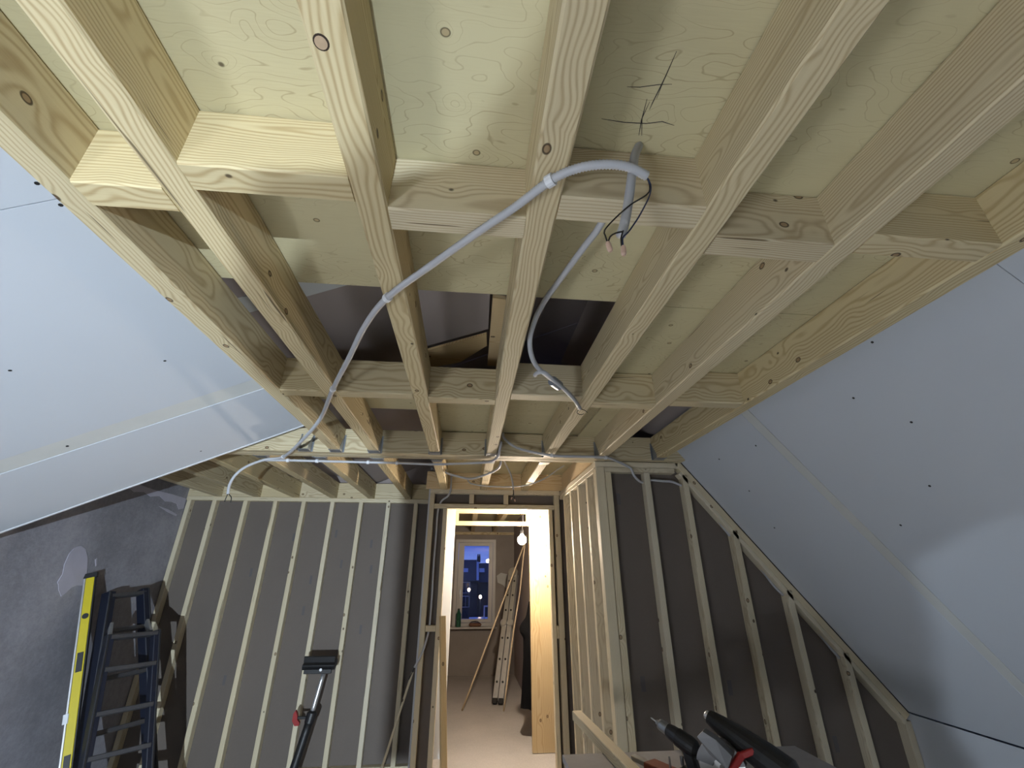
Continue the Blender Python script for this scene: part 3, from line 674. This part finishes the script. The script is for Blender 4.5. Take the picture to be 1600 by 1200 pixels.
# ------------------------------------------------------------------ plank leaning in the doorway
bar('pine_plank', (-.090, 4.12, -1.6), (-.188, 4.27, -.33), .05, .032, M['plank'], None, up=(.45, -.9, .0), label='pale pine plank leaning upright beside the left door post', cat='plank')
bar('pine_batten', (-.66, 4.46, -1.6), (-.425, 4.45, -.77), .02, .02, M['stud'], None, up=(0, 1, 0), label='thin batten leaning across the shadowed studs left of the doorway', cat='batten')
# ------------------------------------------------------------------ spirit level
lv = empty('spirit_level', (-2.54, 3.95, -1.6), label='long yellow spirit level leaning against the grey wall', cat='spirit level')
L0, L1 = Vector((-2.45, 3.86, -1.6)), Vector((-2.935, 4.0, .0)); ldv = (L1 - L0).normalized(); lup = Vector((.35, -.94, 0))
lside = lup.cross(ldv).normalized(); lfront = ldv.cross(lside).normalized()
if lfront.y > 0: lfront = -lfront
bar('rail', L0, L1, .050, .024, M['yellow'], lv, up=lfront)
lsd = lside if lside.x > 0 else -lside
bar('side_rail', L0 + lsd * .030, L1 + lsd * .030, .010, .028, M['black'], lv, up=lfront); bar('edge_rail', L0 - lsd * .032, L1 - lsd * .032, .014, .026, M['alu'], lv, up=lfront)
for a, b in ((.985, 1.005), (.0, .02)): bar('end_cap', L0.lerp(L1, a), L0.lerp(L1, b), .082, .034, M['black'], lv, up=lfront)
for a, b in ((.60, .675), (.24, .31)): bar('grip_slot', L0.lerp(L1, a) + lfront * .011, L0.lerp(L1, b) + lfront * .011, .034, .006, M['black'], lv, up=lfront)
lathe('vial', L0.lerp(L1, .82) + lfront * .010, lfront, [(0, .019), (.006, .019)], M['black'], lv, sides=18)
bar('vial_block', L0.lerp(L1, .42) - lsd * .034 + lfront * .012, L0.lerp(L1, .455) - lsd * .034 + lfront * .012, .03, .014, M['clip'], lv, up=lfront)

# ------------------------------------------------------------------ step ladder
st = empty('step_ladder', (-2.3, 4.1, -1.6), label='folded dark navy step ladder leaning in the grey corner', cat='step ladder')
def ladder_frame(TL, TR, BL, BR, fw, treads, wide, stick=False):
    TL, TR, BL, BR = map(Vector, (TL, TR, BL, BR)); n = (TR - TL).cross(BL - TL).normalized()
    if n.y > 0: n = -n
    s1 = bar('stile', BL, TL, fw, wide, M['navy'], st, up=n, c=.004); s2 = bar('stile', BR, TR, fw, wide, M['navy'], st, up=n, c=.004)
    for sA, a, b, sg in ((s1, BL, TL, -1), (s2, BR, TR, 1)):
        xd = (TR - TL).normalized() * sg
        bar('edge_strip', a + n * (wide / 2 + .002) + xd * (fw / 2 - .008), b + n * (wide / 2 + .002) + xd * (fw / 2 - .008), .014, .006, M['darkmetal'], sA, up=n)
    for t in treads:
        a, b = TL.lerp(BL, t), TR.lerp(BR, t); bar('tread', a, b, .03, .075, M['treadmetal'], st, up=n, c=.004)
    if stick:
        for a, b in ((.50, .66), (.675, .76)):
            p = TL.lerp(BL, a); q = TL.lerp(BL, b)
            bar('sticker', p + n * (wide / 2 + .001), q + n * (wide / 2 + .001), .032, .002, M['sticker'], s1, up=n, c=.0002)
    return n
nB = ladder_frame((-2.87, 4.16, -.135), (-2.80, 4.44, -.12), (-2.46, 3.96, -1.6), (-2.19, 4.34, -1.6), .058, (.02, .19, .40, .62, .84), .075, True)
nA = ladder_frame((-2.635, 3.97, -.415), (-2.465, 4.22, -.415), (-2.34, 3.80, -1.6), (-2.07, 4.06, -1.6), .046, (.015, .185, .40, .60, .80), .06)
bar('hinge_bracket', (-2.64, 3.985, -.43), (-2.72, 4.08, -.36), .02, .05, M['alu'], st); bar('hinge_bracket', (-2.50, 4.22, -.43), (-2.62, 4.33, -.36), .02, .05, M['alu'], st)

# ------------------------------------------------------------------ support prop
pp = empty('support_prop', (-1.38, 4.66, -1.6), label='telescopic support prop with black pad leaning on the stud wall', cat='support prop')
P0, P1, P2 = Vector((-1.375, 4.66, -1.6)), Vector((-1.290, 4.72, -1.13)), Vector((-1.245, 4.76, -.80))
tube('lower_tube', [P0, P1], .034, M['black'], pp, step=.3, sides=16); tube('upper_tube', [P1, P2], .020, M['alu'], pp, step=.3, sides=14)
dd = (P2 - P1).normalized()
lathe('collar', P1 - dd * .04, dd, [(0, .040), (.07, .043), (.085, .028)], M['black'], pp, sides=16)
prism('trigger', [(-1.42, 4.70, -1.075), (-1.435, 4.70, -1.10), (-1.435, 4.70, -1.15), (-1.41, 4.70, -1.185), (-1.375, 4.70, -1.185), (-1.372, 4.70, -1.165), (-1.395, 4.70, -1.14), (-1.40, 4.70, -1.11)], (0, .03, 0), M['red'], pp)
bar('lever', (-1.395, 4.715, -1.13), (-1.30, 4.715, -1.13), .02, .02, M['black'], pp)
pad = bar('pad', (-1.425, 4.74, -.745), (-1.145, 4.74, -.745), .10, .045, M['black'], pp, up=(0, -.45, .9), c=.008)
bar('pad_lip', (-1.418, 4.70, -.70), (-1.150, 4.70, -.70), .02, .05, M['black'], pp, up=(0, -.2, 1)); bar('pad_rib', (-1.40, 4.69, -.79), (-1.165, 4.69, -.79), .03, .035, M['black'], pp)
lathe('pad_bolt', (-1.252, 4.675, -.775), (0, -1, 0), [(0, .012), (.015, .012)], M['alu'], pp, sides=8)

# ------------------------------------------------------------------ workbench and tools
wbch = empty('workbench', (1.1, 2.0, -1.6), label='low trestle workbench with grey speckled board top', cat='workbench')
ZBn = -.75
bar('top', (.47, 2.06, ZBn - .0125), (1.60, 2.06, ZBn - .0125), .76, .025, M['benchtop'], wbch)
for x in (.62, 1.45):
    for y in (1.76, 2.36): bar('leg', (x, y, -1.6), (x, y, ZBn - .026), .045, .07, M['stud'], wbch, up=(0, 1, 0))
    bar('crosspiece', (x + .05, 1.72, ZBn - .08), (x + .05, 2.40, ZBn - .08), .03, .08, M['stud'], wbch)
bar('timber_offcut', (.72, 1.70, ZBn + .0235), (.655, 2.92, ZBn + .0235), .053, .045, M['stud'], None, label='pale square timber offcut lying across the workbench and overhanging it', cat='timber')
# clamp behind the timber
cl = empty('bar_clamp', (.85, 2.1, ZBn), label='rusty red bar clamp lying beside the timber offcut', cat='clamp')
bar('clamp_bar', (.75, 2.28, ZBn + .03), (.85, 2.06, ZBn + .03), .028, .02, M['alu'], cl); bar('jaw', (.79, 2.20, ZBn + .022), (.85, 2.08, ZBn + .022), .07, .044, M['rust'], cl)
lathe('screw_pin', (.845, 2.12, ZBn + .04), (0, 0, 1), [(0, .005), (.04, .004)], M['alu'], cl, sides=8)
# drill
dl = empty('cordless_drill', (.90, 2.0, ZBn), label='black cordless drill standing with its bit pointing up left', cat='drill')
tip, rear = Vector((.815, 2.20, -.562)), Vector((.93, 2.04, -.632)); ax = (rear - tip).normalized()
lathe('bit', tip, ax, [(0, .001), (.006, .003), (.03, .003)], M['alu'], dl, sides=8)
lathe('chuck', tip + ax * .028, ax, [(0, .008), (.012, .011), (.013, .018), (.02, .021), (.05, .022), (.055, .024)], M['zinc'], dl, sides=18)
lathe('gearbox', tip + ax * .082, ax, [(0, .024), (.02, .028), (.045, .030)], M['darkmetal'], dl, sides=18)
lathe('motor_body', tip + ax * .126, ax, [(0, .032), (.05, .034), (.075, .030), (.088, .018)], M['black'], dl, sides=20)
gp = tip + ax * .165
bar('grip', gp + Vector((0, 0, -.02)), (gp.x + .01, gp.y - .02, ZBn + .05), .034, .046, M['black'], dl, up=ax, c=.008)
bar('battery', (gp.x + .01, gp.y - .02, ZBn), (gp.x + .01, gp.y - .02, ZBn + .055), .07, .10, M['black'], dl, up=ax, c=.008)
lathe('trigger', gp + Vector((-.02, .02, -.045)), (0, 0, -1), [(0, .008), (.03, .007)], M['zinc'], dl, sides=10)
# circular saw
sw = empty('circular_saw', (1.0, 1.9, ZBn), label='black circular saw with grey blade guard and red lever', cat='saw')
s0, s1 = Vector((.995, 2.06, -.520)), Vector((1.13, 1.84, -.625)); sa = (s1 - s0).normalized()
lathe('tip', s0, sa, [(0, .012), (.004, .016), (.018, .016)], M['alu'], sw, sides=14)
lathe('motor_body', s0 + sa * .018, sa, [(0, .026), (.02, .030), (.06, .036), (.12, .044), (.22, .052), (.30, .052), (.32, .035)], M['black'], sw, sides=22)
gd = Vector((.55, -.80, -.15)).normalized()
def disc_sector(name, ctr, nrm, r0, r1, a0, a1, th, mat, parent, n=20):
    nrm = Vector(nrm).normalized(); u = Vector((0, 0, 1)); u = (u - nrm * u.dot(nrm)).normalized(); w_ = nrm.cross(u); v, f = [], []
    for i in range(n + 1):
        a = math.radians(a0 + (a1 - a0) * i / n); d = u * math.cos(a) + w_ * math.sin(a)
        for r, s in ((r0, 0), (r1, 0), (r1, 1), (r0, 1)): v.append(d * r + nrm * (th * s))
    for i in range(n):
        for k in range(4): f.append((4 * i + k, 4 * i + (k + 1) % 4, 4 * i + 4 + (k + 1) % 4, 4 * i + 4 + k))
    f.append((3, 2, 1, 0)); f.append((4 * n, 4 * n + 1, 4 * n + 2, 4 * n + 3))
    return mesh(name, v, f, mat, parent, V(ctr))
bc = Vector((.985, 1.965, -.662)); bn = Vector((.62, .78, 0))
disc_sector('blade', bc, bn, .01, .082, 0, 360, .0025, M['alu'], sw, 40)
disc_sector('blade_guard', bc - bn * .018, bn, .03, .088, -80, 75, .036, M['sawgrey'], sw, 18)
prism('guard_nose', [(.875, 1.905, -.549), (.895, 1.895, -.531), (.93, 1.875, -.551), (.975, 1.86, -.596), (.955, 1.87, -.636), (.905, 1.89, -.596)], (.03, .035, 0), M['sawgrey'], sw)
bar('lever', (.965, 1.90, -.665), (1.025, 1.885, -.600), .022, .022, M['red'], sw); bar('lever_tip', (1.02, 1.887, -.604), (1.065, 1.87, -.585), .018, .020, M['red'], sw)
bar('base_plate', (.90, 1.80, ZBn + .006), (1.20, 1.80, ZBn + .006), .16, .012, M['sawgrey'], sw)
bar('rear_grip', s0 + sa * .20 + Vector((0, 0, -.04)), (1.16, 1.80, ZBn + .03), .035, .06, M['black'], sw, up=sa)

# ------------------------------------------------------------------ view from the window
def house(x0, x1, y, ridge, eave, ground, label, depth=9.0, mat=None):
    h = empty('terraced_house', ((x0 + x1) / 2, y, ground), label=label, cat='house', group='houses seen through the window')
    box('wall', (x0, y, ground), (x1, y + depth, eave), mat, h)
    prism('roof', [(x0, y - .3, eave), (x0, y + depth / 2, ridge), (x0, y + depth + .3, eave)], (x1 - x0, 0, 0), M['rooftile'], h)
    return h
M['brick'] = plain('dark brick', (.045, .04, .045), .9, var=.2, scale=3)
M['rooftile'] = plain('slate roof', (.035, .04, .06), .8, var=.2, scale=4)
M['white'] = plain('white paint', (.55, .55, .58), .6)
M['skyglass'] = plain('roof window glass', (.30, .36, .50), .15, spec=.8)
M['darkglass'] = plain('dark glass', (.01, .012, .02), .1)
M['lampglow'] = emit('street lamp glow', (1.0, .74, .55), 9.0)
M['garden'] = plain('dark garden', (.02, .03, .035), .95, var=.4, scale=.6)
gnd = empty('ground_outside', (0, 60, -7.2), kind='structure', label='dark gardens below the window')
box('lawn', (-60, 14, -7.4), (60, 160, -7.2), M['garden'], gnd)
h1 = house(-9, 2.0, 80, 2.45, -1.0, -7.2, 'dark slate roofed terrace house left of the pale verge', mat=M['brick'])
h2 = house(2.05, 16, 80.6, 1.9, -1.2, -7.2, 'dark terrace house right of the pale verge', mat=M['brick'])
bar('verge', (2.0, 79.5, -.9), (2.02, 84.5, 2.5), .4, .12, M['skyglass'], h1)
ch = box('chimney', (1.9, 83.8, 2.0), (2.5, 84.6, 3.0), M['brick'], h1); lathe('chimney_pot', (2.05, 84.2, 3.0), (0, 0, 1), [(0, .12), (.4, .1)], M['brick'], ch, sides=8); lathe('chimney_pot', (2.35, 84.2, 3.0), (0, 0, 1), [(0, .12), (.4, .1)], M['brick'], ch, sides=8)
for x, hh in ((-.1, h1), (2.75, h2)):
    bar('roof_window', (x, 81.6, .36), (x, 82.5, .98), .9, .08, M['skyglass'], hh)
for z in (-2.0, -4.1):
    f_ = box('window_frame', (-.55, 79.9, z - .85), (.75, 80.0, z + .85), M['white'], h1)
    for x in (-.47, .13): box('window_pane', (x, 79.86, z - .75), (x + .54, 79.91, z + .75), M['darkglass'], f_)
sh = empty('garden_shed', (1.7, 60, -7.2), label='pale roofed shed in the gardens outside', cat='shed')
box('shed_wall', (.7, 58, -7.2), (3.2, 60, -5.6), M['brick'], sh); prism('shed_roof', [(.6, 57.8, -5.6), (3.3, 57.8, -5.6), (3.3, 60.2, -4.9), (.6, 60.2, -4.9)], (0, 0, .1), M['skyglass'], sh)
for x, y, z, lb in ((.47, 63, -1.83, 'glowing lamp on a thin pole, higher one outside the window'), (2.0, 63, -2.68, 'glowing lamp on a thin pole, lower one outside the window')):
    p = empty('street_lamp', (x, y, -7.2), label=lb, cat='street lamp'); tube('pole', [(x, y, -7.2), (x, y, z - .2)], .035, M['darkmetal'], p, step=2, sides=6)
    lathe('globe', (x, y, z - .22), (0, 0, 1), [(0, .06), (.08, .17), (.22, .20), (.36, .15), (.44, .04)], M['lampglow'], p, sides=14)
fn = empty('garden_fence', (2, 40, -7.2), label='white post and rail structure outside on the right', cat='fence')
bar('post', (1.62, 40, -7.2), (1.62, 40, -2.35), .10, .10, M['white'], fn); bar('rail', (1.62, 40, -2.4), (3.4, 40, -2.4), .08, .10, M['white'], fn); bar('post', (2.02, 40, -7.2), (2.02, 40, 1.2), .06, .06, M['white'], fn)

# ------------------------------------------------------------------ prominent ringed knot on the third joist
k3 = [o for o in ce.children if o.name.startswith('joist')][2]
lathe('knot', (-.258, .423, ZB - .0004), (0, 0, 1), [(0, .0125), (.001, .0125)], M['knotring'], k3, sides=18)
lathe('knot', (-.2585, .4235, ZB - .0009), (0, 0, 1), [(0, .0098), (.001, .0098)], M['knotcore'], k3, sides=18)

# ------------------------------------------------------------------ tripod work lamp behind the viewpoint
wk = empty('work_lamp', (FLOOD.x, FLOOD.y, -1.6), label='black work lamp on a tripod with an added shadow blocker, behind the viewpoint', cat='work lamp')
px, py = FLOOD.x + .03, FLOOD.y - .14
tube('pole', [(px, py, -1.25), (px, py, -.88)], .016, M['darkmetal'], wk, step=.2)
for a in (90, 210, 330):
    dx, dy = math.cos(math.radians(a)), math.sin(math.radians(a))
    tube('leg', [(px, py, -1.10), (px + .42 * dx, py + .42 * dy, -1.59)], .011, M['darkmetal'], wk, step=.3)
bar('crossbar', (px - .12, py, -.88), (px + .30, py, -.88), .03, .03, M['darkmetal'], wk)
box('lamp_head', (FLOOD.x - .09, FLOOD.y - .07, FLOOD.z - .065), (FLOOD.x + .09, FLOOD.y - .02, FLOOD.z + .065), M['darkmetal'], wk, c=.006)
box('led_panel', (FLOOD.x - .075, FLOOD.y - .019, FLOOD.z - .05), (FLOOD.x + .075, FLOOD.y - .016, FLOOD.z + .05), M['led'], wk)
# unseen added coat on the arm, outlined to cast a standing person's shadow
tube('arm', [(px, py, -.88), (px + .27, py + .05, -.80), (FLOOD.x + .10, FLOOD.y + .315, FLOOD.z + .19)], .010, M['darkmetal'], wk, step=.05)
BLOCKER_OUTLINE = [(-.018, -.030), (-.020, .063), (-.022, .102), (-.040, .109), (-.049, .116), (-.048, .126), (-.034, .145), (-.021, .157), (-.004, .159), (.010, .166), (.024, .174), (.050, .200),
        (.09, .215), (.15, .210), (.22, .190), (.27, .150), (.27, .095), (.18, .082), (.165, .060), (.172, .035), (.178, .004), (.184, -.012), (.180, -.030), (.10, -.035)]
prism('shadow_blocker', [(FLOOD.x + p[0], FLOOD.y + .30, FLOOD.z + p[1]) for p in BLOCKER_OUTLINE], (.004, .035, .004), M['cloth'], wk)
ld_ = bpy.data.lights.new('flood_led', 'SPOT'); ld_.energy = FLOOD_W; ld_.color = FLOOD_COL; ld_.shadow_soft_size = .003; ld_.spot_size = math.radians(104); ld_.spot_blend = 1.0
lo = bpy.data.objects.new('flood_led', ld_); C.objects.link(lo); lo.location = V(FLOOD)
lo.rotation_euler = Vector((-.18, .97, -.155)).to_track_quat('-Z', 'Y').to_euler(); lo.parent = wk; lo.matrix_parent_inverse = world(wk).inverted()

# ------------------------------------------------------------------ fill panel added on the floor, out of view, to light the right side
fp = empty('added_fill_panel', (-1.7, -.9, -1.6), label='square fill light panel added on the floor behind the viewpoint', cat='lamp')
fq = Vector((.95, .38, .72)).normalized(); fpos = Vector((-1.7, -.9, -1.28)); fu = Vector((0, 0, 1)); fs = fu.cross(fq).normalized(); fu = fq.cross(fs)
bar('housing', fpos - fs * .28 - fq * .03, fpos + fs * .28 - fq * .03, .56, .05, M['darkmetal'], fp, up=fq)
bar('diffuser', fpos - fs * .25 - fq * .002, fpos + fs * .25 - fq * .002, .50, .004, M['led'], fp, up=fq)
for s_ in (-1, 1): bar('prop', fpos + fs * .22 * s_ + fu * .2 - fq * .05, (fpos.x - .42 + fs.x * .22 * s_, fpos.y - .16 + fs.y * .22 * s_, -1.59), .02, .02, M['darkmetal'], fp)
fl_ = bpy.data.lights.new('added_fill_light', 'AREA'); fl_.shape = 'SQUARE'; fl_.size = .5; fl_.energy = FILL_W; fl_.color = FILL_COL
fo = bpy.data.objects.new('added_fill_light', fl_); C.objects.link(fo); fo.location = V(fpos + fq * .004); fo.rotation_euler = fq.to_track_quat('-Z', 'Y').to_euler(); fo.parent = fp; fo.matrix_parent_inverse = world(fp).inverted()
